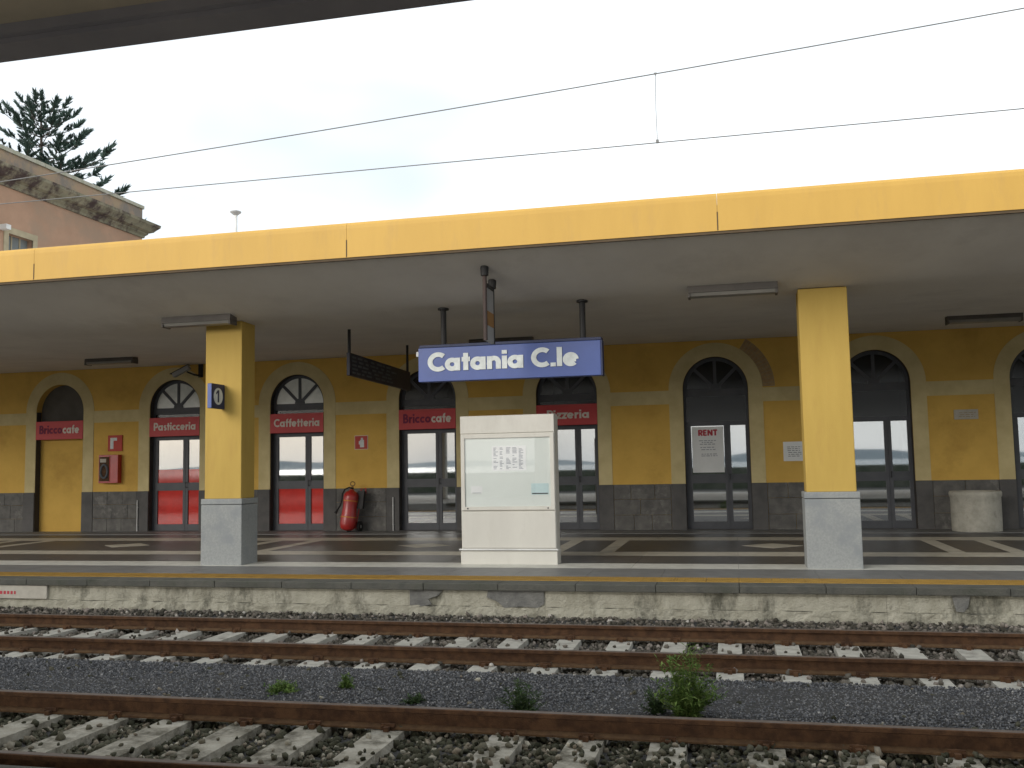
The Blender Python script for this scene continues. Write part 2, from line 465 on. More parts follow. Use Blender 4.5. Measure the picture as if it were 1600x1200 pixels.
def printlines(x0, x1, y, zs, h, material, parent, gap=.0, seed=1):
    r = random.Random(seed)
    mb = MB()
    for z in zs:
        x = x0 + r.uniform(0, gap)
        while x < x1:
            w = r.uniform(.03, .09)
            xe = min(x + w, x1 - r.uniform(0, gap))
            if xe > x + .008: mb.box(x, xe, y - .001, y, z, z + h)
            x += w + .02
    o = obj('print', mb, material, parent)
    o['kind'] = 'stuff'
    return o

# ------------------------------------------------------------------ key dimensions (metres; z = 0 at the far track's rail top)
ZP = 0.34           # platform level
YW = 21.6           # station wall face
C0, SP = -0.36, 3.355
HW = 0.71           # half width of an opening
ZS = 3.46           # spring of the arches
SOF = [(12.10, 4.72), (12.95, 4.485), (13.6, 4.33), (14.0, 4.262), (14.5, 4.245), (15.5, 4.27), (18.0, 4.375), (21.62, 4.54)]
for _ in range(3):                      # round off the soffit's bends
    q_ = [SOF[0]]
    for (a, za), (b, zb) in zip(SOF, SOF[1:]): q_ += [(a * .75 + b * .25, za * .75 + zb * .25), (a * .25 + b * .75, za * .25 + zb * .75)]
    SOF = q_ + [SOF[-1]]
def sof(y):
    for (a, za), (b, zb) in zip(SOF, SOF[1:]):
        if a <= y <= b: return za + (zb - za) * (y - a) / (b - a)

# ------------------------------------------------------------------ ground, sea, hills
prof = [(-40, -.42), (-8, -.42), (-7.2, -.42), (4.45, -.40), (4.55, -.185), (6.2, -.178), (7.2, -.17), (7.5, -.155), (8.2, -.15), (8.75, -.15),
        (9.12, -.155), (9.24, -.20), (9.38, -.235), (10.3, -.235), (11.2, -.22), (11.7, -.14), (12.05, -.08), (12.1, -.45), (40, -.45), (150, -.45), (6000, -.45)]
xs = [-6000, -300, -60] + [-40 + i * 2.0 for i in range(34)] + [60, 300, 6000]
mb = MB()
n = len(prof)
for x in xs:
    for y, z in prof: mb.v.append((x, y, z + (random.uniform(-.008, .008) if 4 < y < 12 else 0)))
for i in range(len(xs) - 1):
    for j in range(n - 1):
        mb.f.append((i * n + j, (i + 1) * n + j, (i + 1) * n + j + 1, i * n + j + 1))
struct(obj('ground', mb, 'ground'))
mb = MB()
mb.add([(-9000, -9000, -2.2), (9000, -9000, -2.2), (9000, -39.5, -2.2), (-9000, -39.5, -2.2)], [(0, 1, 2, 3)])
struct(obj('sea', mb, 'sea'))
mb = MB()
hx = np.linspace(-6000, 6000, 90)
hz = [18 + 26 * math.sin(x * .0011 + 1) ** 2 + 10 * math.sin(x * .004) + 6 * math.sin(x * .011) for x in hx]
for x, z in zip(hx, hz): mb.v += [(x, -5000, -5), (x, -5200, z), (x, -5900, -5)]
for i in range(len(hx) - 1):
    mb.f += [(3 * i, 3 * i + 3, 3 * i + 4, 3 * i + 1), (3 * i + 1, 3 * i + 4, 3 * i + 5, 3 * i + 2)]
struct(obj('hills', mb, 'hill'))
tag(obj('sea_wall', B(-80, 80, -38, -37, -.45, 1.35), 'seawall', bevel=.05), 'long low dark sea wall mirrored in the glass doors', 'wall')

# ------------------------------------------------------------------ platform of the station (far side)
XL, XR = -24.0, 12.0
plat = struct(obj('platform', B(XL, XR, 12.30, 24.0, -.45, ZP - .006), 'floor_mid'))
# coping stones
x = XL
rr = random.Random(3)
cop = [B(-.5 + .003, .5 - .003, -.16, .16, -.045, .045).mesh('coping_stone', 'coping') for _ in range(1)]
k = 0
while x < XR - .01:
    o = obj('coping_stone', cop[0], None, plat, bevel=.008, loc=(x + .5, 12.13 + rr.uniform(-.004, .004), ZP - .045 + rr.uniform(-.003, .002)))
    x += 1.0
# limewashed wall under the coping: plaster with an uneven face and a crumbled upper edge
def rough_wall(name, x0, x1, y, z0, z1, amp):
    nx, nz = max(3, int((x1 - x0) / .045)), max(3, int((z1 - z0) / .04))
    W = MB()
    for i in range(nx + 1):
        for j in range(nz + 1):
            xx, zz = x0 + (x1 - x0) * i / nx, z0 + (z1 - z0) * j / nz
            n_ = noise.noise((xx * 5, y * 3, zz * 7)) + .6 * noise.noise((xx * 17, 3.1, zz * 19))
            top = .018 * noise.noise((xx * 6, 9.2, 0)) - .008 if j == nz and name == 'footing_block' else 0
            W.v.append((xx, y + amp * n_, zz + top))
    m_ = nz + 1
    for i in range(nx):
        for j in range(nz):
            W.f.append((i * m_ + j, (i + 1) * m_ + j, (i + 1) * m_ + j + 1, i * m_ + j + 1))
    o = len(W.v)
    for i in range(nx + 1): W.v.append((x0 + (x1 - x0) * i / nx, y + .2, z1))
    for i in range(nx): W.f.append((i * m_ + nz, (i + 1) * m_ + nz, o + i + 1, o + i))
    return obj(name, W, 'lime', plat)
joints = [XL, -21.0, -17.5, -14.0, -11.0, -8.735, -7.16, -4.88, -4.223, -2.40, -.231, 1.671, 2.652, 5.2, 8.0, XR]
for a, b in zip(joints, joints[1:]):
    rough_wall('edge_wall_block', a + .0015, b - .0015, 12.028, .046, ZP - .088, .010)
    rough_wall('footing_block', a + .001, b - .001, 12.014, -.40, .05, .016)
obj('edge_wall_backing', B(XL, XR, 12.06, 12.27, -.45, ZP - .095), 'bare', plat)
pp = [(-3.14, .245), (-2.62, .25), (-2.41, .24), (-2.415, .08), (-2.50, .035), (-2.72, .05), (-2.93, .03), (-3.02, .11), (-3.16, .16)]
obj('bare_patch', MB().prism_xz(pp[::-1], 12.006, 12.04), 'bare', plat)
pp = [(-4.20, .24), (-3.75, .24), (-3.82, .17), (-3.95, .13), (-3.9, .06), (-4.05, .03), (-4.2, .05)]
obj('bare_patch', MB().prism_xz(pp[::-1], 12.010, 12.04), 'bare', plat)
pp = [(2.38, .25), (2.58, .25), (2.55, .12), (2.5, .06), (2.42, .07), (2.40, .16)]
obj('bare_patch', MB().prism_xz(pp[::-1], 12.010, 12.04), 'bare', plat)
# yellow tactile tiles with ribs
tm = MB().box(-.198, .198, -.215, .215, -.012, .002)
for i in range(12):
    c = -.18 + i * .0327
    tm.box(c - .008, c + .008, -.21, .21, .002, .007)
tm = tm.mesh('tactile_tile', 'tactile')
x = XL + .2
while x < XR:
    obj('tactile_tile', tm, None, plat, loc=(x, 12.54, ZP))
    x += .4
# edge slabs between coping and stripe
def sheet(name, x0, x1, y0, y1, m_, z=0.0):
    return obj(name, B(x0, x1, y0, y1, ZP - .02, ZP + z), m_, plat)
x = XL
while x < XR:
    sheet('edge_slab', x + .003, x + .997, 12.292, 12.322, 'coping', -.002)
    sheet('edge_slab', x + .003, x + .997, 12.76, 13.84, 'floor_mid', -.001)
    x += 1.0
PER, DC = 6.45, .6
x = XL
while x < XR:
    w = 1.5
    for nm, y0, y1, m_ in (('white_band', 13.85, 14.50, 'floor_white'), ('dark_band', 14.503, 15.72, 'floor_dark'), ('pale_band', 15.723, 16.40, 'floor_pale'),
                           ('pale_band', 18.82, 19.55, 'floor_pale'), ('dark_band', 19.553, 20.52, 'floor_dark')):
        sheet(nm, x + .002, min(x + w, XR) - .002, y0, y1, m_, rr.uniform(-.001, .0015))
    x += w
sheet('wall_step', XL, XR, 20.53, 21.62, 'floor_mid', .012)
for k in range(-4, 3):
    c = DC + PER * k
    a, b = c - 2.65, c + 2.65
    sheet('dark_panel', a, b, 16.405, 18.815, 'floor_dark', .000)
    obj('diamond_inlay', MB().prism_xy([(c - .52, 17.6), (c, 17.12), (c + .52, 17.6), (c, 18.08)], ZP - .01, ZP + .004), 'floor_pale', plat)
    sheet('cross_band', b + .002, b + .25, 16.405, 18.815, 'floor_pale', .001)
    sheet('dark_panel', b + .252, b + .898, 16.405, 18.815, 'floor_dark', .000)
    sheet('cross_band', b + .90, b + 1.148, 16.405, 18.815, 'floor_pale', .001)
t = thing('edge_plate', 'white plate with faded red lettering on the limewashed platform edge wall', 'sign', (-10.4, 12.0, .06))
obj('plate', B(-.95, .73, -.012, .03, 0, .185), 'plaque', t, bevel=.002)
printlines(-.85, .22, -.0125, [.06], .045, 'ink_red', t, .02, 5)

# ------------------------------------------------------------------ station building
bld = thing('station_building', 'ochre plastered station building with arched doorways behind the platform', 'building', (-6, YW, ZP))
off = Vector((-6, YW, ZP))
def bpart(name, mb, material, parent=bld, bevel=0, smooth=False):
    if not isinstance(mb, bpy.types.Mesh):
        mb.v = [(x - off.x, y - off.y, z - off.z) for x, y, z in mb.v]
    return obj(name, mb, material, parent, smooth, bevel)
KS = list(range(-5, 4))
cent = [C0 + SP * k for k in KS]
# wall with arched openings
mb = MB()
ZT = 5.0
YB = YW + .34
def quad(a, b, c, d_): mb.add([a, b, c, d_], [(0, 1, 2, 3)])
edges = [-24.0]
for c in cent: edges += [c - HW, c + HW]
edges.append(12.0)
for i in range(0, len(edges), 2):
    a, b = edges[i], edges[i + 1]
    quad((a, YW, .2), (b, YW, .2), (b, YW, ZT), (a, YW, ZT))
    quad((b, YB, .2), (a, YB, .2), (a, YB, ZT), (b, YB, ZT))
for c in cent:
    N = 28
    pts = [(c - HW * math.cos(PI * i / N), ZS + HW * math.sin(PI * i / N)) for i in range(N + 1)]
    for (xa, za), (xb, zb) in zip(pts, pts[1:]):
        quad((xa, YW, za), (xb, YW, zb), (xb, YW, ZT), (xa, YW, ZT))
        quad((xa, YW, za), (xa, YB, za), (xb, YB, zb), (xb, YW, zb))
        quad((xb, YB, zb), (xa, YB, za), (xa, YB, ZT), (xb, YB, ZT))
    quad((c - HW, YW, .2), (c - HW, YB, .2), (c - HW, YB, ZS), (c - HW, YW, ZS))
    quad((c + HW, YB, .2), (c + HW, YW, .2), (c + HW, YW, ZS), (c + HW, YB, ZS))
bpart('wall', mb, 'ochre')
bpart('roof', MB().box(-24, 12, YW, 33, ZT, ZT + .25), 'soffit')
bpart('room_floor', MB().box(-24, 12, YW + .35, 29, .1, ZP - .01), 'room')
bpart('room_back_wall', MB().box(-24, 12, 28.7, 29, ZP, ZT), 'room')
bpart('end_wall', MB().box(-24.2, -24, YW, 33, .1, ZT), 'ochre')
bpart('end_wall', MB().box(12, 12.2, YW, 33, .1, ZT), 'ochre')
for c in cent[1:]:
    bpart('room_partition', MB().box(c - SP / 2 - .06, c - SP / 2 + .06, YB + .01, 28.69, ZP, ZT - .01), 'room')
# cream surrounds, bands
RO = 1.02
for c in cent:
    q = MB().ring_xz(c, ZS, HW + .002, RO, 0, PI, YW - .012, YW + .01, 36)
    bpart('arch_surround', q, 'cream')
    for s in (-1, 1):
        a, b = sorted((c + s * (HW + .002), c + s * RO))
        bpart('door_surround', MB().box(a, b, YW - .012, YW + .01, 1.362, ZS - .002), 'cream')
gaps = [(-24.0, cent[0] - RO)] + [(a + RO, b - RO) for a, b in zip(cent, cent[1:])] + [(cent[-1] + RO, 12)]
for a, b in gaps:
    bpart('string_band', MB().box(a + .002, b - .002, YW - .010, YW + .01, 3.14, 3.445), 'cream')
# dado stones
rd = random.Random(11)
for a, b in [(-24.0, cent[0] - HW)] + [(p + HW, q - HW) for p, q in zip(cent, cent[1:])] + [(cent[-1] + HW, 12)]:
    la = a if a < -23 else a + .33
    lb = b if b > 11 else b - .33
    if a > -23: bpart('dado_pier', MB().box(a + .0, a + .327, YW - .035, YW + .02, .3, 1.36), 'lava_smooth', bevel=.006)
    if b < 11: bpart('dado_pier', MB().box(b - .327, b, YW - .035, YW + .02, .3, 1.36), 'lava_smooth', bevel=.006)
    rows = [(.33, .68), (.684, 1.03), (1.034, 1.36)]
    for ri, (z0, z1) in enumerate(rows):
        x = la
        while x < lb - .01:
            w = rd.uniform(.38, .72)
            xe = min(x + w, lb)
            if lb - xe < .25: xe = lb
            bpart('dado_stone', MB().box(x + .003, xe - .003, YW - .022 - rd.uniform(0, .008), YW + .02, z0, z1), 'lava', bevel=.006)
            x = xe
# exposed brick patch beside one arch
mb = MB()
c = cent[5]
for i in range(14):
    a0 = math.radians(1 + i * 4.0)
    for r0, r1 in ((1.03, 1.145), (1.155, 1.275)):
        mb.ring_xz(c, ZS, r0, r1, a0, a0 + math.radians(3.3), YW - .006 - rd.uniform(0, .008), YW + .01, 1)
o = bpart('brick_patch', mb, 'brick')
o['kind'] = 'stuff'
bpart('mortar_bed', MB().ring_xz(c, ZS, 1.022, 1.285, math.radians(.5), math.radians(57), YW - .003, YW + .01, 16), 'mortar')

# doors
YD = YW + .15
def door_frame_mesh():
    f = MB()
    y0, y1 = 0, .07
    f.box(-HW, -.65, y0, y1, ZP, ZS)
    f.box(.65, HW, y0, y1, ZP, ZS)
    f.ring_xz(0, ZS, .63, HW + .004, 0, PI, y0, y1, 32)
    f.box(-.65, .65, y0, y1, 3.30, ZS - .002)              # transom
    f.box(-.65, .65, y0, y1, 2.64, 2.735)                  # head of the leaves
    for x0, x1 in ((-.65, -.565), (.153, .218), (.226, .297), (.623, .65)):
        f.box(x0, x1, y0 + .003, y1, ZP + .012, 2.638)
    f.box(.219, .225, y0 + .02, y1, ZP + .012, 2.638)
    for x0, x1 in ((-.565, .153), (.297, .623)):
        f.box(x0, x1, y0 + .005, y1, 1.364, 1.56)
        f.box(x0, x1, y0 + .005, y1, ZP + .012, .516)
    for k, a in enumerate((45, 90, 135)):
        a = math.radians(a)
        u, v = Vector((math.cos(a), math.sin(a))), Vector((-math.sin(a), math.cos(a)))
        p0, p1 = Vector((0, ZS + .002)) + u * .02, Vector((0, ZS)) + u * .635
        hw = .034
        f.prism_xz([tuple(p0 - v * hw), tuple(p1 - v * hw), tuple(p1 + v * hw), tuple(p0 + v * hw)], y0 + .004 + k * .002, y1 - .004 - k * .002)
    f.prism_xz([(.13 * math.cos(PI * i / 8), ZS + .13 * math.sin(PI * i / 8)) for i in range(9)], y0 + .002, y1 - .002)
    f.v = [(x, y, z - ZP) for x, y, z in f.v]
    return f.mesh('door', 'frame')
def jamb_mesh():
    f = MB()
    f.box(-HW - .003, -HW + .012, -.138, -.002, 0, ZS - ZP).box(HW - .012, HW + .003, -.138, -.002, 0, ZS - ZP)
    f.ring_xz(0, ZS - ZP, HW - .012, HW + .003, 0, PI, -.138, -.002, 28)
    return f.mesh('dark_reveal', 'jamb')
JM = jamb_mesh()
DM = door_frame_mesh()
def pane(x0, x1, z0, z1, m_): return B(x0 - .004, x1 + .004, .03, .037, z0 - ZP - .004, z1 - ZP + .004).mesh('glass_pane', m_)
def sector(a0, a1, m_):
    p = [(.0, 0)] + [(.64 * math.cos(math.radians(a0 + (a1 - a0) * i / 8)), .64 * math.sin(math.radians(a0 + (a1 - a0) * i / 8))) for i in range(9)]
    return MB().prism_xz([(x, z + ZS - ZP) for x, z in p], .03, .037).mesh('fan_pane', m_)
PANES = [pane(-.565, .153, 1.56, 2.64, 'glass'), pane(.297, .623, 1.56, 2.64, 'glass'), pane(-.565, .153, .516, 1.364, 'glass'), pane(.297, .623, .516, 1.364, 'glass')]
RPANES = {-4: [pane(-.565, .153, 1.90, 2.64, 'glass'), pane(.297, .623, 1.90, 2.64, 'glass'), pane(-.565, .153, 1.56, 1.891, 'red_film'), pane(.297, .623, 1.56, 1.891, 'red_film')],
          -3: PANES[:2]}
for k_ in RPANES: RPANES[k_] = RPANES[k_] + [pane(-.565, .153, .516, 1.364, 'red_film'), pane(.297, .623, .516, 1.364, 'red_film')]
TRANS = pane(-.65, .65, 2.735, 3.30, 'fan_glass')
FAN = {m_: [sector(a + .5, a + 44.5, m_) for a in (0, 45, 90, 135)] for m_ in ('fan_glass', 'fan_pale')}
HANDLE = MB().tube([(.255, 0, 1.10), (.255, -.05, 1.10), (.255, -.05, 1.22), (.255, 0, 1.22)], .012, 6).mesh('handle', 'iron')
for k, c in zip(KS, cent):
    if k == -5: continue
    dr = obj('door', DM, None, bld, loc=(c - off.x, YD - off.y, 0))
    obj('dark_reveal', JM, None, dr)
    for q_, p_ in enumerate(RPANES[k] if k in RPANES else PANES): obj('glass_pane' if p_ in PANES else 'red_pane', p_, None, dr)
    obj('transom_pane', TRANS, None, dr)
    for p_ in FAN['fan_pale' if k in (-4, -3) else 'fan_glass']: obj('fan_pane', p_, None, dr)
    obj('handle', HANDLE, None, dr)
    bpart('threshold', MB().box(c - HW + .002, c + HW - .002, YW + .01, YB, ZP - .03, ZP + .015), 'lava_smooth')
# poster inside one door's glass
c = cent[5]
t = thing('door_poster', 'white poster headed RENT in red behind the door glass', 'poster', (c, YD + .028, 1.6))
obj('sheet', B(-.55, .14, -.004, 0, 0, 1.02), 'paper', t)
word('RENT', -.41, -.004, .82, .13, 'ink_red', t, .43, .26, depth=.001)
printlines(-.42, .02, -.0042, [.70, .66, .62, .55, .50, .40, .36], .018, 'ink', t, .1, 8)
# walled-up arch at the far end
c = cent[0]
bpart('infill_panel', MB().box(c - HW - .0, c + HW, YW + .17, YW + .25, .3, 2.95), 'ochre')
bpart('dark_reveal', MB().box(c - HW - .002, c - HW + .012, YW + .002, YW + .168, .34, ZS).box(c + HW - .012, c + HW + .002, YW + .002, YW + .168, .34, ZS), 'jamb')
bpart('arch_infill', MB().prism_xz([(c + HW * math.cos(PI * i / 20), ZS + HW * math.sin(PI * i / 20)) for i in range(21)] + [(c - HW, 2.9), (c + HW, 2.9)], YW + .19, YW + .24), 'room')

# red shop signs
def shop_sign(k, parts, label):
    c = C0 + SP * k
    t = thing('shop_sign', label, 'sign', (c, YW + .03, 2.735), 'red shop signs over the doors')
    obj('board', B(-HW + .003, HW - .003, -.055, .03, 0, .475), 'shop_red', t, bevel=.004)
    for tx, x, w, h, m_ in parts: word(tx, x, -.055, .15, h, m_, t, w)
    return t
shop_sign(-4, [('Pasticceria', -.58, 1.20, .20, 'letter_pale')], 'red signboard reading Pasticceria over a door with red panels')
shop_sign(-3, [('Caffetteria', -.60, 1.22, .20, 'letter_pale')], 'red signboard reading Caffetteria over a glass door')
shop_sign(-1, [('Pizzeria', -.46, 1.0, .20, 'letter_pale')], 'red signboard reading Pizzeria behind the timetable case')
shop_sign(-2, [('Bricco', -.60, .70, .22, 'letter_plum'), ('cafe', .11, .50, .22, 'letter_pale')], 'red signboard reading Bricco cafe over a glass door')
shop_sign(-5, [('Bricco', -.60, .70, .22, 'letter_plum'), ('cafe', .11, .50, .22, 'letter_pale')], 'red signboard reading Bricco cafe over a walled-up arch')

# ------------------------------------------------------------------ station canopy with columns
can = thing('platform_canopy', 'yellow-edged concrete canopy over the station platform on square columns', 'canopy', (0, 14.2, ZP))
def cpart(name, mb, material, parent=can, bevel=0, smooth=False):
    mb.v = [(x, y - 14.2, z - ZP) for x, y, z in mb.v]
    return obj(name, mb, material, parent, smooth, bevel)
poly = [(y, z) for y, z in SOF if 12.17 < y < 21.55] + [(21.585, 4.538), (21.585, 4.80), (12.2, 5.1)]
poly.insert(0, (12.16, 4.705))
cpart('roof_slab', MB().prism_yz(poly, -26, 13.5), 'soffit')
fp = [(12.10, 4.735), (12.10, 5.14), (12.106, 5.19), (12.125, 5.22), (12.16, 5.235), (12.40, 5.22), (12.40, 5.12), (12.158, 5.10), (12.158, 4.735)]
x = -25.12
while x < 13:
    cpart('fascia_panel', MB().prism_yz(fp, x + .002, x + 5.003), 'fascia')
    cpart('joint_cover', MB().prism_yz([(12.096, 4.745), (12.096, 4.98), (12.108, 4.98), (12.108, 4.745)], x - .007, x + .007), 'dark_edge')
    x += 5.005
cpart('drip_edge', MB().box(-26, 13.5, 12.112, 12.155, 4.70, 4.735), 'dark_edge')
def column(xa, xb):
    w = (xb - xa)
    cx = (xa + xb) / 2
    sh = cpart('column', MB().box(xa, xb, 13.98, 14.42, 1.39, 4.262), 'yellow', bevel=.012)
    for nm, mbb in (('plinth', MB().box(xa - .035, xb + .035, 13.935, 14.465, ZP - .01, 1.295)), ('plinth_cap', MB().box(xa - .038, xb + .038, 13.932, 14.468, 1.302, 1.392))):
        mbb.v = [(x, y - 14.2, z - ZP) for x, y, z in mbb.v]
        obj(nm, mbb, 'granite', sh, bevel=.01)
for xa, xb in ((-8.365, -7.715), (.965, 1.63), (-17.7, -17.05), (10.3, 10.96)):
    if xa > -17: column(xa, xb)
t = thing('roof_vent', 'thin white vent pipe with flat cap above the yellow canopy edge', 'vent', (-7.85, 14.0, 5.0))
obj('pipe', MB().tube([(0, 0, 0), (0, 0, 1.07)], .028, 10), 'white_paint', t, True)
obj('cap', MB().lathe(0, 0, [(.035, 1.03), (.09, 1.075), (.09, 1.09), (.02, 1.115)], 16), 'grey_metal', t)
obj('base_flange', MB().lathe(0, 0, [(.10, .0), (.10, .06), (.04, .10)], 16), 'grey_metal', t)

# lamps under the soffit
def lamp(x0, x1, y, label):
    z = sof(y)
    L = x1 - x0
    t = thing('ceiling_lamp', label, 'lamp', ((x0 + x1) / 2, y, z - .14), 'fluorescent lamps under the canopy')
    h = L / 2
    dz = (sof(y + .1) - sof(y - .1)) / 2
    obj('housing', MB().prism_yz([(-.115, .06), (.115, .06), (.09, .20), (-.09, .20)], -h, h), 'lamp_body', t, bevel=.006)
    obj('diffuser', MB().prism_yz([(-.10, .058), (-.085, .012), (-.04, 0), (.04, 0), (.085, .012), (.10, .058)], -h + .035, h - .035), 'lamp_diff', t)
    for s in (-1, 1):
        a, b = sorted((s * h, s * (h - .034)))
        obj('end_cap', B(a, b, -.112, .112, -.006, .058), 'lamp_body', t, bevel=.006)
    return t
lamp(-8.95, -7.72, 13.72, 'fluorescent lamp under the canopy crossing the top of the column with the number sign')
lamp(-.56, .68, 13.72, 'fluorescent lamp under the canopy between name sign and plain yellow column')
lamp(-14.15, -12.93, 18.7, 'fluorescent lamp under the canopy in front of the Pasticceria arch')
lamp(-5.15, -3.85, 18.6, 'fluorescent lamp under the canopy behind the blue name sign')
lamp(3.88, 5.15, 18.7, 'fluorescent lamp under the canopy above the stone planter')

# station name sign
t = thing('station_name_sign', 'blue hanging sign reading Catania C.le in white letters', 'sign', (-3.26, 13.98, 3.14))
obj('box', B(-1.42, 1.40, -.09, .09, 0, .52), 'blue', t, bevel=.006)
obj('top_rail', B(-1.40, 1.415, -.10, .10, .521, .565), 'blue_dark', t, bevel=.006)
obj('end_cap', B(1.402, 1.425, -.098, .098, -.005, .52), 'blue_dark', t)
obj('end_knob', B(-1.475, -1.42, -.03, .03, .40, .475), 'white_paint', t, bevel=.004)  # plain white knob on the sign's left end
word('Catania C.le', -1.26, -.09, .155, .285, 'letter_white', t, 2.34, .245, depth=.012)
for x in (-1.035, 1.13):
    obj('hanger', MB().tube([(x, 0, .56), (x, 0, sof(13.98) - 3.14 + .01)], .045, 12), 'iron', t)
    z1 = sof(13.98) - 3.14
    obj('ceiling_flange', MB().lathe(x, 0, [(.085, z1 - .022), (.085, z1 + .02)], 16), 'iron', t)

# edge-on sign hung from two posts
t = thing('hanging_panel_sign', 'narrow sign panel hung edge-on from two dark posts above the blue sign', 'sign', (-3.27, 12.8, 3.56))
for y, n_ in ((-.2, 'iron_red'), (.22, 'iron')):
    z1 = sof(12.8 + y) - 3.56
    obj('post', MB().tube([(0, y, 0), (0, y, z1 + .01)], .03, 10), n_, t)
    obj('ceiling_socket', MB().lathe(0, y, [(.055, z1 - .12), (.06, z1 - .02), (.05, z1 + .03)], 12), 'iron', t)
obj('panel', B(-.022, .022, -.168, .188, .42, .74), 'grey_metal', t)
obj('panel_frame', B(-.03, .03, -.168, .188, .742, .80), 'iron', t)
obj('orange_panel', B(-.024, .024, -.168, .188, .22, .418), 'orange', t)
obj('lower_panel', B(-.02, .02, -.168, .188, .0, .218), 'grey_metal', t)

# direction sign, perpendicular to the track
t = thing('direction_sign', 'dark hanging direction sign with lines of dim lettering', 'sign', (-6.6, 15.5, 3.46))
obj('panel', MB().prism_xy([(-.03 + .09, 0), (.03 + .09, 0), (-.05, 3.7), (-.11, 3.7)], 0, .40), 'sign_dark', t, bevel=.004)
mb = MB()
r5 = random.Random(4)
for i in range(5):
    z = .045 + i * .068
    y = .12
    while y < 2.4:
        w = r5.uniform(.12, .3)
        x = .122 - .14 * (y / 3.7) + .003
        x2 = .122 - .14 * ((y + w) / 3.7) + .003
        mb.prism_xy([(x - .006, y), (x, y), (x2, y + w), (x2 - .006, y + w)], z, z + .032)
        y += w + r5.uniform(.04, .25)
obj('lettering', mb, 'dim_text', t)
for x, y in ((.09, .05), (-.08, 3.6)):
    obj('post', MB().tube([(x, y, .39), (x, y, sof(15.5 + y) - 3.46 + .01)], .028, 10), 'iron', t)

# blue number sign on the column
t = thing('platform_number_sign', 'small blue flag sign with number 1 in a white disc on the yellow column', 'sign', (-8.04, 13.98, 2.83))
obj('box', B(-.035, .035, -.42, -.02, 0, .395), 'blue_dark', t, bevel=.004)
obj('lit_edge_skin', B(-.034, .034, -.4245, -.4195, .006, .389), 'blue', t)  # brighter blue skin paints the sky light onto the sign's edge
obj('bracket', B(-.02, .02, -.03, .01, .1, .3), 'iron', t)
mb = MB().prism_yz([(-.22 + .135 * math.cos(2 * PI * i / 28), .197 + .135 * math.sin(2 * PI * i / 28)) for i in range(28)], .03, .0385)
obj('disc', mb, 'letter_white', t)
mb = MB().box(.038, .0405, -.242, -.198, .10, .295).prism_yz([(-.242, .295), (-.242, .25), (-.29, .225), (-.29, .25)], .038, .0400)
obj('numeral', mb, 'blue_dark', t)

# ------------------------------------------------------------------ timetable case on the platform
t = thing('timetable_case', 'cream metal timetable display case standing on the platform edge', 'display case', (-3.4, 14.30, ZP))
obj('cabinet', B(-.745, .745, -.0, .30, .03, 2.275), 'case', t, bevel=.012)
obj('header_panel', B(-.742, .742, -.016, .01, 2.0, 2.27), 'case', t, bevel=.006)
obj('lower_panel', B(-.735, .735, -.014, .01, .245, .80), 'case', t, bevel=.006)
obj('plinth', B(-.755, .755, -.022, .29, -.005, .20), 'case', t, bevel=.006)
obj('rail', B(-.775, .775, -.05, -.006, .213, .235), 'white_paint', t, bevel=.006)
fr = obj('door_frame', MB().box(-.735, -.675, -.03, .0, .82, 1.985).box(.675, .735, -.03, .0, .82, 1.985).box(-.675, .675, -.029, .0, 1.925, 1.984).box(-.675, .675, -.029, .0, .821, .875), 'case', t, bevel=.003)
obj('backboard', B(-.674, .674, -.006, .0, .876, 1.924), 'case_back', t)
obj('glass', B(-.674, .674, -.025, -.021, .876, 1.924), 'case_glass', t)
for x in (-.63, .63): obj('lock', MB().tube([(x, -.029, .848), (x, -.037, .848)], .012, 8), 'iron', t)
pp_ = obj('timetable_sheet', B(-.24, .30, -.009, -.006, 1.42, 1.80), 'paper', t)
mb = MB()
for i in range(5):
    for j in range(17):
        x0 = -.215 + i * .10
        if r5.random() < .85: mb.box(x0, x0 + r5.uniform(.03, .075), -.0105, -.009, 1.445 + j * .02, 1.445 + j * .02 + .011)
obj('print', mb, 'ink', pp_)['kind'] = 'stuff'
o = obj('notice', B(-.58, -.40, -.009, -.006, 1.08, 1.19), 'paper', t)
obj('print', B(-.56, -.42, -.011, -.009, 1.083, 1.09), 'ink', o)
o = obj('notice', B(.37, .64, -.009, -.006, 1.05, 1.22), 'paper_teal', t)
obj('print', B(.38, .63, -.011, -.009, 1.06, 1.075), 'iron', o)

# ------------------------------------------------------------------ things on the wall
t = thing('hose_cabinet', 'red fire hose cabinet with glass front on the ochre wall', 'cabinet', (-15.56, YW, 1.58))
obj('box', B(-.28, .28, -.16, .0, 0, .72), 'ext_red', t, bevel=.008)
obj('window', B(-.255, .03, -.166, -.158, .05, .67), 'rust', t)
obj('hose_reel', MB().tube([(-.11 + .1 * math.cos(a), -.17, .3 + .17 * math.sin(a)) for a in [2 * PI * i / 16 for i in range(17)]], .03, 8), 'dim_text', t)
obj('label', B(-.23, -.06, -.169, -.165, .53, .62), 'plaque', t)
obj('door_edge', B(.04, .055, -.168, -.158, .03, .69), 'sign_red', t)
t = thing('hose_sign', 'red square sign with white hose pictogram above the hose cabinet', 'sign', (-15.47, YW, 2.39))
obj('board', B(-.205, .205, -.03, .005, 0, .41), 'sign_red', t, bevel=.003)
obj('pictogram', MB().box(-.13, -.04, -.036, -.03, .06, .345).box(-.04, .06, -.036, -.03, .27, .345), 'letter_white', t)
t = thing('extinguisher_sign', 'red square sign with white extinguisher pictogram above the wheeled extinguisher', 'sign', (-8.74, YW, 2.29))
obj('border', B(-.17, .17, -.012, .005, 0, .335), 'letter_pale', t)
obj('board', B(-.157, .157, -.016, -.005, .012, .322), 'sign_red', t)
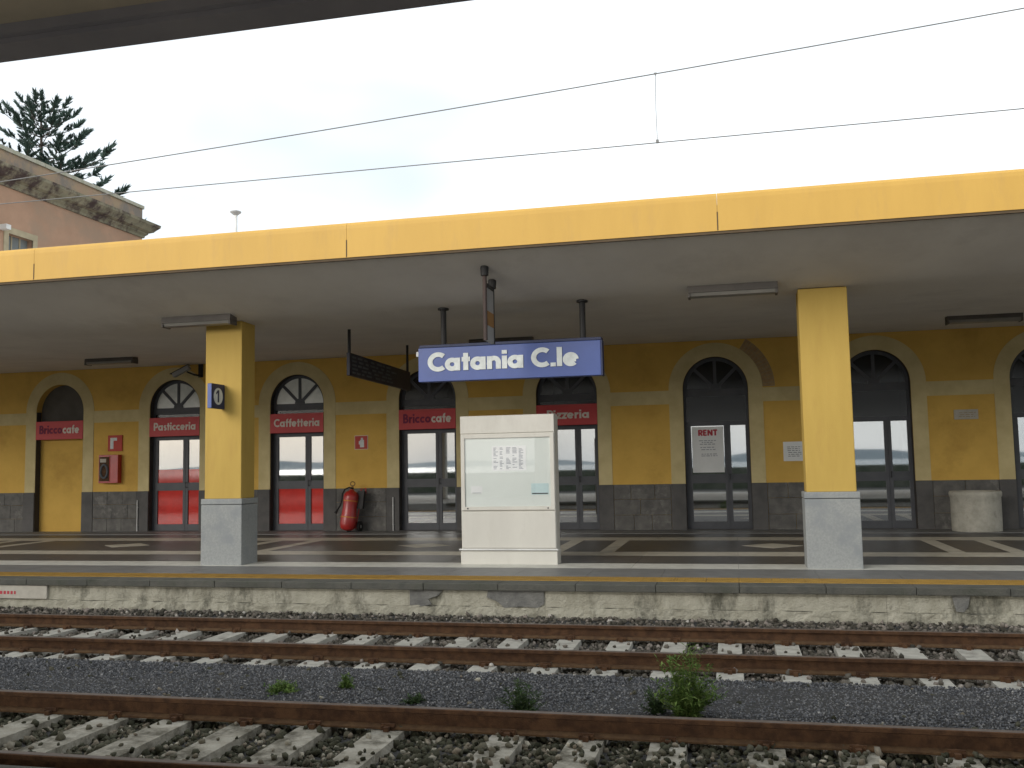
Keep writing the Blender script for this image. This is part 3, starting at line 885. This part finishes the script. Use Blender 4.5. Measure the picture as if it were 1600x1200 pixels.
obj('pictogram', MB().box(-.03, .075, -.02, -.016, .05, .23).box(-.005, .05, -.02, -.016, .23, .28).box(-.06, -.03, -.02, -.016, .12, .2), 'letter_white', t)
t = thing('wall_notice', 'white paper notice on the ochre wall beside the yellow column', 'notice', (1.27, YW, 1.82))
obj('sheet', B(-.225, .235, -.006, .004, 0, .42), 'paper', t)
printlines(-.15, .16, -.0065, [.1, .14, .18, .22, .26, .30], .012, 'dim_text', t, .05, 9)
t = thing('wall_plaque', 'small pale stone plaque on the ochre wall above the planter', 'plaque', (4.76, YW, 2.625))
obj('slab', B(-.235, .235, -.02, .005, 0, .205), 'plaque', t, bevel=.003)
printlines(-.18, .19, -.0205, [.05, .09, .13], .014, 'mortar', t, .06, 10)
for x, lb in ((-14.775, 'thin white upright pipe against the dado beside the Pasticceria door'), (-7.925, 'thin white upright pipe against the dado between extinguisher and door')):
    t = thing('wall_pipe', lb, 'pipe', (x, YW - .06, ZP), 'white pipes against the dado')
    obj('pipe', MB().tube([(0, 0, 0), (0, 0, .80)], .014, 8), 'white_paint', t)
    for z in (.15, .6): obj('clip', B(-.022, .022, .0, .04, z, z + .02), 'grey_metal', t)
# security camera on a bracket
t = thing('security_camera', 'dark security camera on a bracket above the Pasticceria door', 'camera', (-13.05, YW, 4.2))
obj('bracket', MB().box(-.06, .06, -.03, .0, .0, .34).box(-.025, .025, -.30, -.03, .02, .06), 'iron', t)
obj('arm', MB().tube([(0, -.28, .04), (-.10, -.32, .08), (-.18, -.36, .12)], .02, 8), 'iron', t)
hb = MB().box(-.24, .24, -.06, .06, -.055, .055)
rot = Matrix.Rotation(math.radians(24), 4, 'Y') @ Matrix.Rotation(math.radians(15), 4, 'Z')
rot = Matrix.Rotation(math.radians(-24), 4, 'Y')
hb.v = [tuple(rot @ Vector(v) + Vector((-.30, -.40, .13))) for v in hb.v]
obj('body', hb, 'grey_metal', t, bevel=.01)
hb = MB().box(-.29, .25, -.07, .07, .056, .068)
hb.v = [tuple(rot @ Vector(v) + Vector((-.30, -.40, .13))) for v in hb.v]
obj('sun_shield', hb, 'iron', t)

# wheeled extinguisher
t = thing('wheeled_extinguisher', 'tall red wheeled fire extinguisher with orange straps leaning by the wall', 'extinguisher', (-8.93, 21.15, ZP + .01))
tilt = Matrix.Rotation(math.radians(5), 4, 'Y') @ Matrix.Rotation(math.radians(-6), 4, 'X')
def ex(name, mb, m_, smooth=False):
    mb.v = [tuple(tilt @ Vector((v[0] * 1.12, v[1] * 1.12, v[2] * 1.04))) for v in mb.v]
    return obj(name, mb, m_, t, smooth)
body = [(.03, .03), (.10, .045), (.15, .09), (.165, .16), (.168, .30), (.155, .42), (.145, .55), (.15, .68), (.16, .76), (.155, .84), (.12, .90), (.06, .93), (.05, .96)]
ex('cylinder', MB().lathe(0, 0, body, 28), 'ext_red', True)
for z, r in ((.335, .169), (.70, .156)): ex('strap', MB().lathe(0, 0, [(r, z - .012), (r + .003, z - .012), (r + .003, z + .012), (r, z + .012)], 28), 'strap')
ex('valve', MB().lathe(0, 0, [(.03, .95), (.035, 1.0), (.02, 1.03), (.02, 1.06)], 12), 'brass')
ex('valve_wheel', MB().tube([(.05 * math.cos(a), 0, 1.09 + .05 * math.sin(a)) for a in [2 * PI * i / 12 for i in range(13)]], .012, 6), 'brass')
ex('hose', MB().tube([(.04, -.02, .98), (-.05, -.04, 1.0), (-.14, -.05, .95), (-.18, -.05, .85), (-.18, -.05, .70), (-.20, -.05, .58), (-.25, -.05, .48)], .018, 8), 'rubber', True)
ex('nozzle', MB().tube([(-.245, -.05, .49), (-.29, -.05, .40)], .018, 8, .034), 'rubber')
ex('handle_frame', MB().tube([(.12, .16, .10), (.14, .17, .6), (.15, .15, 1.0), (.25, .14, 1.02), (.26, .14, .9)], .016, 8), 'ext_red')
ex('bracket', MB().box(.12, .27, .02, .12, .55, .95), 'iron')
for x in (-.03, .24):
    w_ = MB().tube([(x - .03, .19, .115), (x + .03, .19, .115)], .125, 20)
    wo = obj('wheel', w_, 'rubber', t)
    obj('hub', MB().tube([(x - .035, .19, .115), (x + .035, .19, .115)], .04, 12), 'grey_metal', wo)
obj('axle', MB().tube([(-.05, .19, .115), (.26, .19, .115)], .014, 8), 'iron', t)

# stone planter
t = thing('stone_planter', 'round weathered stone planter against the dado beneath the plaque', 'planter', (4.70, 20.95, ZP + .012))
obj('bowl', MB().lathe(0, 0, [(.455, 0), (.465, .02), (.468, .35), (.47, .68), (.485, .70), (.49, .77), (.475, .80), (.42, .80), (.40, .76), (.39, .70)], 40), 'stone_pot', t, True)
obj('soil', MB().lathe(0, 0, [(.40, .705), (.40, .72)], 24), 'soil', t)

# ------------------------------------------------------------------ tracks
def rail_mesh(name, x0, x1, part):
    if part == 'foot': p = [(-.07, -.155), (.07, -.155), (.07, -.142), (.018, -.125), (-.018, -.125), (-.07, -.142)]
    elif part == 'web': p = [(-.009, -.126), (.009, -.126), (.009, -.045), (.035, -.035), (.036, -.006), (.03, -.002), (-.03, -.002), (-.036, -.006), (-.035, -.035), (-.009, -.045)]
    else: p = [(-.026, -.0025), (.026, -.0025), (.022, .0005), (-.022, .0005)]
    return MB().prism_yz(p, x0, x1)
SLM = MB().prism_yz([(-1.2, -.20), (1.2, -.20), (1.2, -.01), (1.19, 0), (-1.19, 0), (-1.2, -.01)], -.125, .125)
SLM.v = [(x * (1 if z > -.05 else 1.15), y, z) for x, y, z in SLM.v]
SLM = SLM.mesh('sleeper', 'sleeper')
CLIP = MB().box(-.055, .055, .063, .087, .0, .05).box(-.02, .02, .0875, .13, .0, .035)
CLIP.tube([(-.05, .09, .03), (0, .06, .045), (.05, .09, .03)], .009, 5)
CLIP = CLIP.mesh('rail_clip', 'rust')
SLD = SLM.copy()
SLD.materials[0] = M['sleeper_dirty']
def track(yc, zt, sx, label, x0, x1, SL):
    t = thing('railway_track', label, 'track', (0, yc, zt))
    for s in (-1, 1):
        r = obj('rail', rail_mesh('rail', x0, x1, 'web'), 'rust', t, loc=(0, s * .7535, 0))
        obj('rail_foot', rail_mesh('f', x0, x1, 'foot'), 'rust_foot', r)
        obj('running_surface', rail_mesh('t', x0, x1, 'top'), 'railtop', r)
    for x in sx:
        so_ = obj('sleeper', SL, None, t, loc=(x + random.uniform(-.012, .012), random.uniform(-.02, .02), -.160 + random.uniform(-.006, .003)))
        so_.rotation_euler = (0, 0, random.uniform(-.015, .015))
        for s in (-1, 1):
            for q_ in (0, PI): obj('rail_clip', CLIP, None, so_, loc=(0, s * .7535, -.002)).rotation_euler = (0, 0, q_)
    return t
T1, T2 = 11.036 - .7535, 6.96 - .7535
S1 = [-9.112 + .6 * i for i in range(-22, 31)]
S2 = [-4.92 - .59 * i for i in range(1, 14)] + [-4.92, -4.33, -3.74, -3.18, -2.6, -1.67, -1.1, -.5, .12, .74, 1.35, 1.95, 2.55, 3.15, 3.75, 4.35]
track(T1, 0.0, S1, 'rusty railway track on pale sleepers beside the station platform edge', -34, 16, SLM)
track(T2, .05, S2, 'rusty railway track on partly buried sleepers across the gravel strip from the platform', -26, 14, SLD)

# ------------------------------------------------------------------ ballast
PHI = (1 + 5 ** .5) / 2
ICO = np.array([(-1, PHI, 0), (1, PHI, 0), (-1, -PHI, 0), (1, -PHI, 0), (0, -1, PHI), (0, 1, PHI), (0, -1, -PHI), (0, 1, -PHI), (PHI, 0, -1), (PHI, 0, 1), (-PHI, 0, -1), (-PHI, 0, 1)], float)
ICO /= np.linalg.norm(ICO[0])
ICOF = np.array([(0, 11, 5), (0, 5, 1), (0, 1, 7), (0, 7, 10), (0, 10, 11), (1, 5, 9), (5, 11, 4), (11, 10, 2), (10, 7, 6), (7, 1, 8), (3, 9, 4), (3, 4, 2), (3, 2, 6), (3, 6, 8), (3, 8, 9), (4, 9, 5), (2, 4, 11), (6, 2, 10), (8, 6, 7), (9, 8, 1)])
OCT = np.array([(1, 0, 0), (-1, 0, 0), (0, 1, 0), (0, -1, 0), (0, 0, 1), (0, 0, -1)], float)
OCTF = np.array([(0, 2, 4), (2, 1, 4), (1, 3, 4), (3, 0, 4), (2, 0, 5), (1, 2, 5), (3, 1, 5), (0, 3, 5)])
def stones(name, P, size, material, base=ICO, faces=ICOF):
    N, nv = len(P), len(base)
    V = base[None] * (1 + rng.uniform(-.38, .38, (N, nv, 1)))
    V = V * (size[:, None, None] * rng.uniform(.55, 1.2, (N, 1, 3)))
    q = rng.normal(size=(N, 4)); q /= np.linalg.norm(q, axis=1)[:, None]
    w, x, y, z = q.T
    Rm = np.stack([np.stack([1 - 2 * (y * y + z * z), 2 * (x * y - z * w), 2 * (x * z + y * w)], -1),
                   np.stack([2 * (x * y + z * w), 1 - 2 * (x * x + z * z), 2 * (y * z - x * w)], -1),
                   np.stack([2 * (x * z - y * w), 2 * (y * z + x * w), 1 - 2 * (x * x + y * y)], -1)], 1)
    V = np.einsum('nij,nkj->nki', Rm, V) + P[:, None, :]
    Fc = (faces[None] + (np.arange(N) * nv)[:, None, None]).reshape(-1, 3)
    me = bpy.data.meshes.new(name)
    me.vertices.add(N * nv)
    me.vertices.foreach_set('co', V.astype(np.float32).ravel())
    nf = len(Fc)
    me.loops.add(nf * 3)
    me.loops.foreach_set('vertex_index', Fc.astype(np.int32).ravel())
    me.polygons.add(nf)
    me.polygons.foreach_set('loop_start', np.arange(0, nf * 3, 3, dtype=np.int32))
    me.polygons.foreach_set('loop_total', np.full(nf, 3, np.int32))
    me.update(calc_edges=True)
    me.materials.append(M[material])
    o = bpy.data.objects.new(name, me)
    COL.objects.link(o)
    o['kind'] = 'stuff'
    return o
py = np.array([p[0] for p in prof]); pz = np.array([p[1] for p in prof])
def surf(y): return np.interp(y, py, pz)
def field(x0, x1, y0, y1, dens, smin, smax, tc_, sx, zt, keep=.05):
    N = int((x1 - x0) * (y1 - y0) * dens)
    P = np.stack([rng.uniform(x0, x1, N), rng.uniform(y0, y1, N), np.zeros(N)], -1)
    s = rng.uniform(smin, smax, N) * np.where(rng.random(N) < .1, 1.3, 1)
    P[:, 2] = surf(P[:, 1]) + rng.uniform(-.2, .75, N) * s
    ok = np.ones(N, bool)
    if tc_ is not None:
        for r in (-.7535, .7535): ok &= ~((np.abs(P[:, 1] - tc_ - r) < .085) & (P[:, 2] > zt - .19))
        sxa = np.array(sx)
        dx = np.min(np.abs(P[:, 0][:, None] - sxa[None]), 1)
        on = (dx < .125 + s * .6) & (np.abs(P[:, 1] - tc_) < 1.21)
        kp = keep + (np.clip((P[:, 0] + 3.0) / 3.0, 0, 1) * .2 if zt > .01 else 0)
        ok &= ~on | (rng.random(N) < kp)
        P[on, 2] = np.maximum(P[on, 2], zt - .150)
    return P[ok], s[ok]
P, s = field(-20, 9, 9.13, 12.0, 680, .016, .033, T1, S1, 0.0, .03)
o = stones('ballast', P, s, 'ballast1')
o['label'] = 'brown track ballast beside the platform edge wall'; o['category'] = 'ballast'
P, s = field(-10, 6, 4.5, 7.36, 900, .013, .032, T2, S2, .05, .05)
o = stones('ballast', P, s, 'ballast2')
o['label'] = 'mixed dark and pale track ballast around the partly buried sleepers'; o['category'] = 'ballast'
P, s = field(-14, 8, 7.15, 9.2, 2300, .006, .0135, None, None, 0)
P[:, 2] = surf(P[:, 1]) + rng.uniform(-.2, .6, len(P)) * s
o = stones('gravel', P, s, 'grit', OCT, OCTF)
o['label'] = 'fine blue-grey gravel strip between the two tracks'; o['category'] = 'gravel'
P = np.stack([rng.uniform(-12, 6, 160), rng.uniform(7.2, 9.0, 160), np.zeros(160)], -1)
P[:, 2] = surf(P[:, 1]) + .006
o = stones('loose_stones', P, rng.uniform(.014, .03, 160), 'ballast2')
o['label'] = 'loose pebbles lying scattered on the fine gravel strip'; o['category'] = 'pebbles'

# ------------------------------------------------------------------ weeds
def weed(x, y, h, spread, n, m_, label, seed, leaf=.05):
    r = random.Random(seed)
    z0 = float(surf(np.array([y]))[0])
    t = thing('weed', label, 'weed', (x, y, z0), 'weeds on the gravel strip')
    st, lf = MB(), MB()
    for i in range(n):
        a = r.uniform(0, 2 * PI)
        hh = h * (.28 + .72 * r.random() ** 1.7)
        sp = spread * r.uniform(.15, 1.0) * (1.25 - .6 * hh / h)
        bx, by = r.uniform(-.3, .3) * spread, r.uniform(-.3, .3) * spread
        pts = []
        for k in range(6):
            u = k / 5
            pts.append(Vector((bx + math.cos(a) * sp * u ** 1.3 + r.uniform(-.008, .008), by + math.sin(a) * sp * u ** 1.3, hh * u ** .9)))
        st.tube([tuple(p) for p in pts], .0028, 4, .001, cap=False)
        for k in range(1, 6):
            for _ in range(7):
                u = r.uniform(0, 1)
                b = pts[k - 1].lerp(pts[k], u)
                th, ph = r.uniform(0, 2 * PI), r.uniform(-.2, 1.0)
                dv = Vector((math.cos(th) * math.cos(ph), math.sin(th) * math.cos(ph), math.sin(ph)))
                L = leaf * r.uniform(.5, 1.15)
                sd = dv.cross(Vector((0, 0, 1))).normalized() * L * .13
                e = b + dv * L + Vector((0, 0, -L * .15))
                mid = b + dv * L * .5
                lf.add([b, mid + sd, e, mid - sd], [(0, 1, 2, 3)])
    obj('stems', st, m_, t)
    obj('leaves', lf, m_, t)
weed(-.43, 7.72, .58, .26, 100, 'weed', 'tall bright green bushy weed growing between the tracks', 1, .062)
weed(-.66, 7.85, .24, .16, 26, 'weed_dark', 'low dull weed tuft at the foot of the tall green weed', 21, .05)
weed(-1.72, 7.6, .30, .20, 40, 'weed_dark', 'sparse dark green weed clump with upright stems near the rail', 2)
weed(-4.05, 8.1, .07, .22, 34, 'weed', 'flat green weed patch, widest of those on the gravel', 3, .045)
weed(-3.52, 8.3, .12, .11, 16, 'weed', 'small green weed tuft close to the sleeper ends', 4, .045)
weed(-2.72, 7.85, .08, .12, 16, 'weed_dark', 'low dark weed patch between flat green patch and dark clump', 5, .045)

# ------------------------------------------------------------------ overhead line
t = thing('overhead_line', 'thin overhead contact wire and messenger wire above the track by the platform', 'wire', (0, T1, 0))
obj('contact_wire', MB().tube([(x, 0, 5.328) for x in range(-60, 41, 4)], .0058, 6), 'wire', t)
def mess(x): return 6.106 + .0667 * (x + .69) + .0011 * (x + .69) ** 2
obj('messenger_wire', MB().tube([(x, 0, mess(x)) for x in np.linspace(-24, 30, 40)], .0064, 6), 'wire', t)
dp = obj('dropper', MB().tube([(-.69, 0, 5.33), (-.695, 0, 5.7), (-.69, 0, mess(-.69))], .0035, 5), 'wire', t)
obj('clamp', B(-.705, -.675, -.014, .014, 5.325, 5.36), 'wire', dp)
obj('clamp', MB().prism_xz([(-.705, mess(-.69) + .01), (-.69, mess(-.69) - .025), (-.675, mess(-.69) + .01)], -.012, .012), 'wire', dp)

# ------------------------------------------------------------------ two-storey building behind
bl = thing('pink_building', 'faded pink two-storey building with grimy cornice behind the canopy', 'building', (-22, 27, -.45))
def pb(name, mb, m_, parent=bl, bevel=0):
    mb.v = [(x + 22, y - 27, z + .45) for x, y, z in mb.v]
    return obj(name, mb, m_, parent, bevel=bevel)
XB = -22.0
# wall with a window opening facing the tracks' right
wy0, wy1, wz0, wz1 = 25.18, 26.25, 7.3, 9.42
W = MB()
def wall_box(y0, y1, z0, z1): W.box(XB - .4, XB, y0, y1, z0, z1)
wall_box(21.95, wy0, -.45, 10.9); wall_box(wy1, 32.13, -.45, 10.9); wall_box(wy0, wy1, wz1, 10.9); wall_box(wy0, wy1, -.45, wz0)
W.box(-44, XB - .4, 31.73, 32.13, -.45, 10.9)
W.box(-44, XB - .4, 21.95, 22.35, -.45, 10.9)
W.box(-44.4, -44, 21.95, 32.13, -.45, 10.9)
pb('wall', W, 'pink')
wn = pb('window', MB().box(XB - .25, XB - .2, wy0, wy1, wz0, wz1), 'shutter')
for q in (MB().box(XB - .03, XB + .03, wy0 - .2, wy0, wz0 - .1, wz1 + .2), MB().box(XB - .03, XB + .03, wy1, wy1 + .2, wz0 - .1, wz1 + .2), MB().box(XB - .03, XB + .028, wy0, wy1, wz1, wz1 + .2)):
    pb('window_frame', q, 'win_frame', wn)
for i in range(2): pb('mullion', MB().box(XB - .2, XB - .17, wy0 + .33 + i * .36, wy0 + .37 + i * .36, wz0, wz1), 'win_frame', wn)
cp = [(0, 10.87), (.06, 10.87), (.08, 10.95), (.16, 11.02), (.16, 11.06), (.30, 11.12), (.38, 11.22), (.48, 11.32), (.50, 11.42), (.02, 11.46), (0, 11.46)]
def cornice_y(y0, y1):
    W = MB()
    n = len(cp)
    vs = [(XB + p, y0, z) for p, z in cp] + [(XB + p, y1 + p, z) for p, z in cp]
    W.add(vs, [tuple(range(n)), tuple(range(2 * n - 1, n - 1, -1))] + [(i, (i + 1) % n, n + (i + 1) % n, n + i) for i in range(n)])
    return W
# blocks of cornice along the wall
yy = [21.95, 23.3, 24.7, 26.1, 27.5, 28.9, 30.3]
for a, b in zip(yy, yy[1:]): pb('cornice_block', MB().add([(XB + p, y, z) for y in (a + .004, b - .004) for p, z in cp], [tuple(range(11)), tuple(range(21, 10, -1))] + [(i, (i + 1) % 11, 11 + (i + 1) % 11, 11 + i) for i in range(11)]), 'cornice')
pb('cornice_block', cornice_y(30.304, 32.13), 'cornice')
vs = [(-44, 32.13 + p, z) for p, z in cp] + [(XB + p - .002, 32.13 + p, z) for p, z in cp]
pb('cornice_block', MB().add(vs, [tuple(range(11)), tuple(range(21, 10, -1))] + [(i, (i + 1) % 11, 11 + (i + 1) % 11, 11 + i) for i in range(11)]), 'cornice')
pb('parapet', MB().box(XB - .35, XB + .0, 21.95, 32.13, 10.905, 12.0).box(-44, XB - .35, 31.78, 32.13, 10.905, 12.0).box(-44, XB - .352, 22, 31.7, 11.0, 11.1), 'parapet')
y = 21.95
while y < 32.2:
    ye = min(y + .95, 32.18)
    pb('capstone', MB().box(XB - .40, XB + .06, y + .004, ye - .004, 12.003, 12.135), 'capstone', bevel=.01)
    y += .95
pb('capstone', MB().box(-44, XB - .402, 31.72, 32.18, 12.003, 12.13), 'capstone')
pb('wall_lamp', MB().box(XB, XB + .3, 24.75, 24.95, 9.45, 9.6), 'white_paint')

# ------------------------------------------------------------------ araucaria
t = thing('norfolk_pine', 'dark green Norfolk pine with tiered branches behind the pink building', 'tree', (-37.3, 45, -.45))
ra = random.Random(5)
H = 22.95
tr = MB()
tr.tube([(0.25 * math.sin(z * .15), 0, z) for z in np.linspace(0, H - .3, 16)], .38, 10, .05)
lf, bk = MB(), MB()
def spike(b, dv, L, w):
    sd = dv.cross(Vector((ra.uniform(-1, 1), ra.uniform(-1, 1), ra.uniform(-1, 1))))
    if sd.length < 1e-3: return
    sd = sd.normalized() * w
    s2 = dv.cross(sd).normalized() * w
    m_ = b + dv * L * .35
    lf.add([b, m_ + sd, b + dv * L, m_ - sd], [(0, 1, 2, 3)])
    lf.add([b, m_ + s2, b + dv * L, m_ - s2], [(0, 1, 2, 3)])
def clump(b, dv, L):
    for i in range(72):
        u = ra.random()
        p = b + dv * (L * u * .7)
        spread = .55 * (1 - u * .7)
        e = (dv + Vector((ra.gauss(0, spread), ra.gauss(0, spread), ra.gauss(.04, spread * .55)))).normalized()
        spike(p, e, L * ra.uniform(.3, .52), L * .04)
z = 9.0
lay = 0
while z < H - .25:
    dtop = H - z
    Lb = min(4.9, .75 + dtop * .74) * ra.uniform(.86, 1.06)
    nb = 6 if dtop > 1 else 5
    a0 = ra.uniform(0, 2 * PI)
    for k in range(nb):
        a = a0 + 2 * PI * k / nb + ra.uniform(-.18, .18)
        L = Lb * ra.uniform(.72, 1.12)
        up = .42 if dtop < 2.0 else (.12 if dtop < 5 else -.03)
        pts = []
        for i in range(8):
            u = i / 7
            pts.append(Vector((.25 * math.sin(z * .15) + math.cos(a) * L * u, math.sin(a) * L * u, z + up * L * u + .16 * L * u * u * u + (-.08 * L * math.sin(PI * u) if dtop > 3 else 0))))
        bk.tube([tuple(p) for p in pts], .05 if dtop > 3 else .03, 5, .015, cap=False)
        start = .25 if dtop < 3 else .40
        tipd = (pts[7] - pts[6]).normalized()
        clump(pts[6], (tipd + Vector((0, 0, .25))).normalized(), min(1.25, .55 + L * .2))
        nsub = int(4 + L * 2.4)
        for i in range(nsub):
            u = start + (1 - start) * (i + ra.random()) / nsub
            j = min(6, int(u * 7))
            p = pts[j].lerp(pts[j + 1], u * 7 - j)
            if ra.random() < .08: continue
            side = ra.choice((-1, 1))
            dv = (tipd * .55 + Vector((-math.sin(a), math.cos(a), 0)) * side * ra.uniform(.5, 1.1) + Vector((0, 0, ra.uniform(.05, .5)))).normalized()
            ll = (1.15 - .5 * u) * min(1.0, .35 + L * .14) * ra.uniform(.7, 1.2)
            bk.tube([tuple(p), tuple(p + dv * ll * .6)], .014, 4, .008, cap=False)
            clump(p + dv * ll * .35, dv, ll * .85)
    z += .78 if dtop > 3 else .45
    lay += 1
clump(Vector((0.1, 0, H - .6)), Vector((0, 0, 1)), .9)
obj('trunk', tr, 'bark', t, True)
obj('branches', bk, 'bark', t)
obj('crown', lf, 'needle', t)

# ------------------------------------------------------------------ near platform and its canopy (above and behind the viewer)
npf = struct(obj('near_platform', B(-40, 40, -7, 4.45, -.45, .28), 'near_floor'))
for i in range(-12, 12): obj('coping_stone', B(i + .003, i + .997, 4.13, 4.50, .19, .296), 'coping', npf, bevel=.008)
t = thing('near_canopy', 'dark canopy edge of the opposite platform against the white sky', 'canopy', (0, 0, .28))
obj('roof_slab', B(-40, 40, -6.5, 4.35, 4.06, 4.25), 'near_soffit', t)
obj('edge_lip', B(-40, 40, 4.395, 4.605, 3.97, 4.5), 'near_lip', t)
obj('edge_joint', B(-40, 40, 4.35, 4.394, 4.0, 4.24), 'near_lip', t)
for x in (-14, -6, 2.6, 10.5):
    obj('column', B(x - .2, x + .2, -1.7, -1.3, -.0, 4.06), 'case', t, bevel=.02)
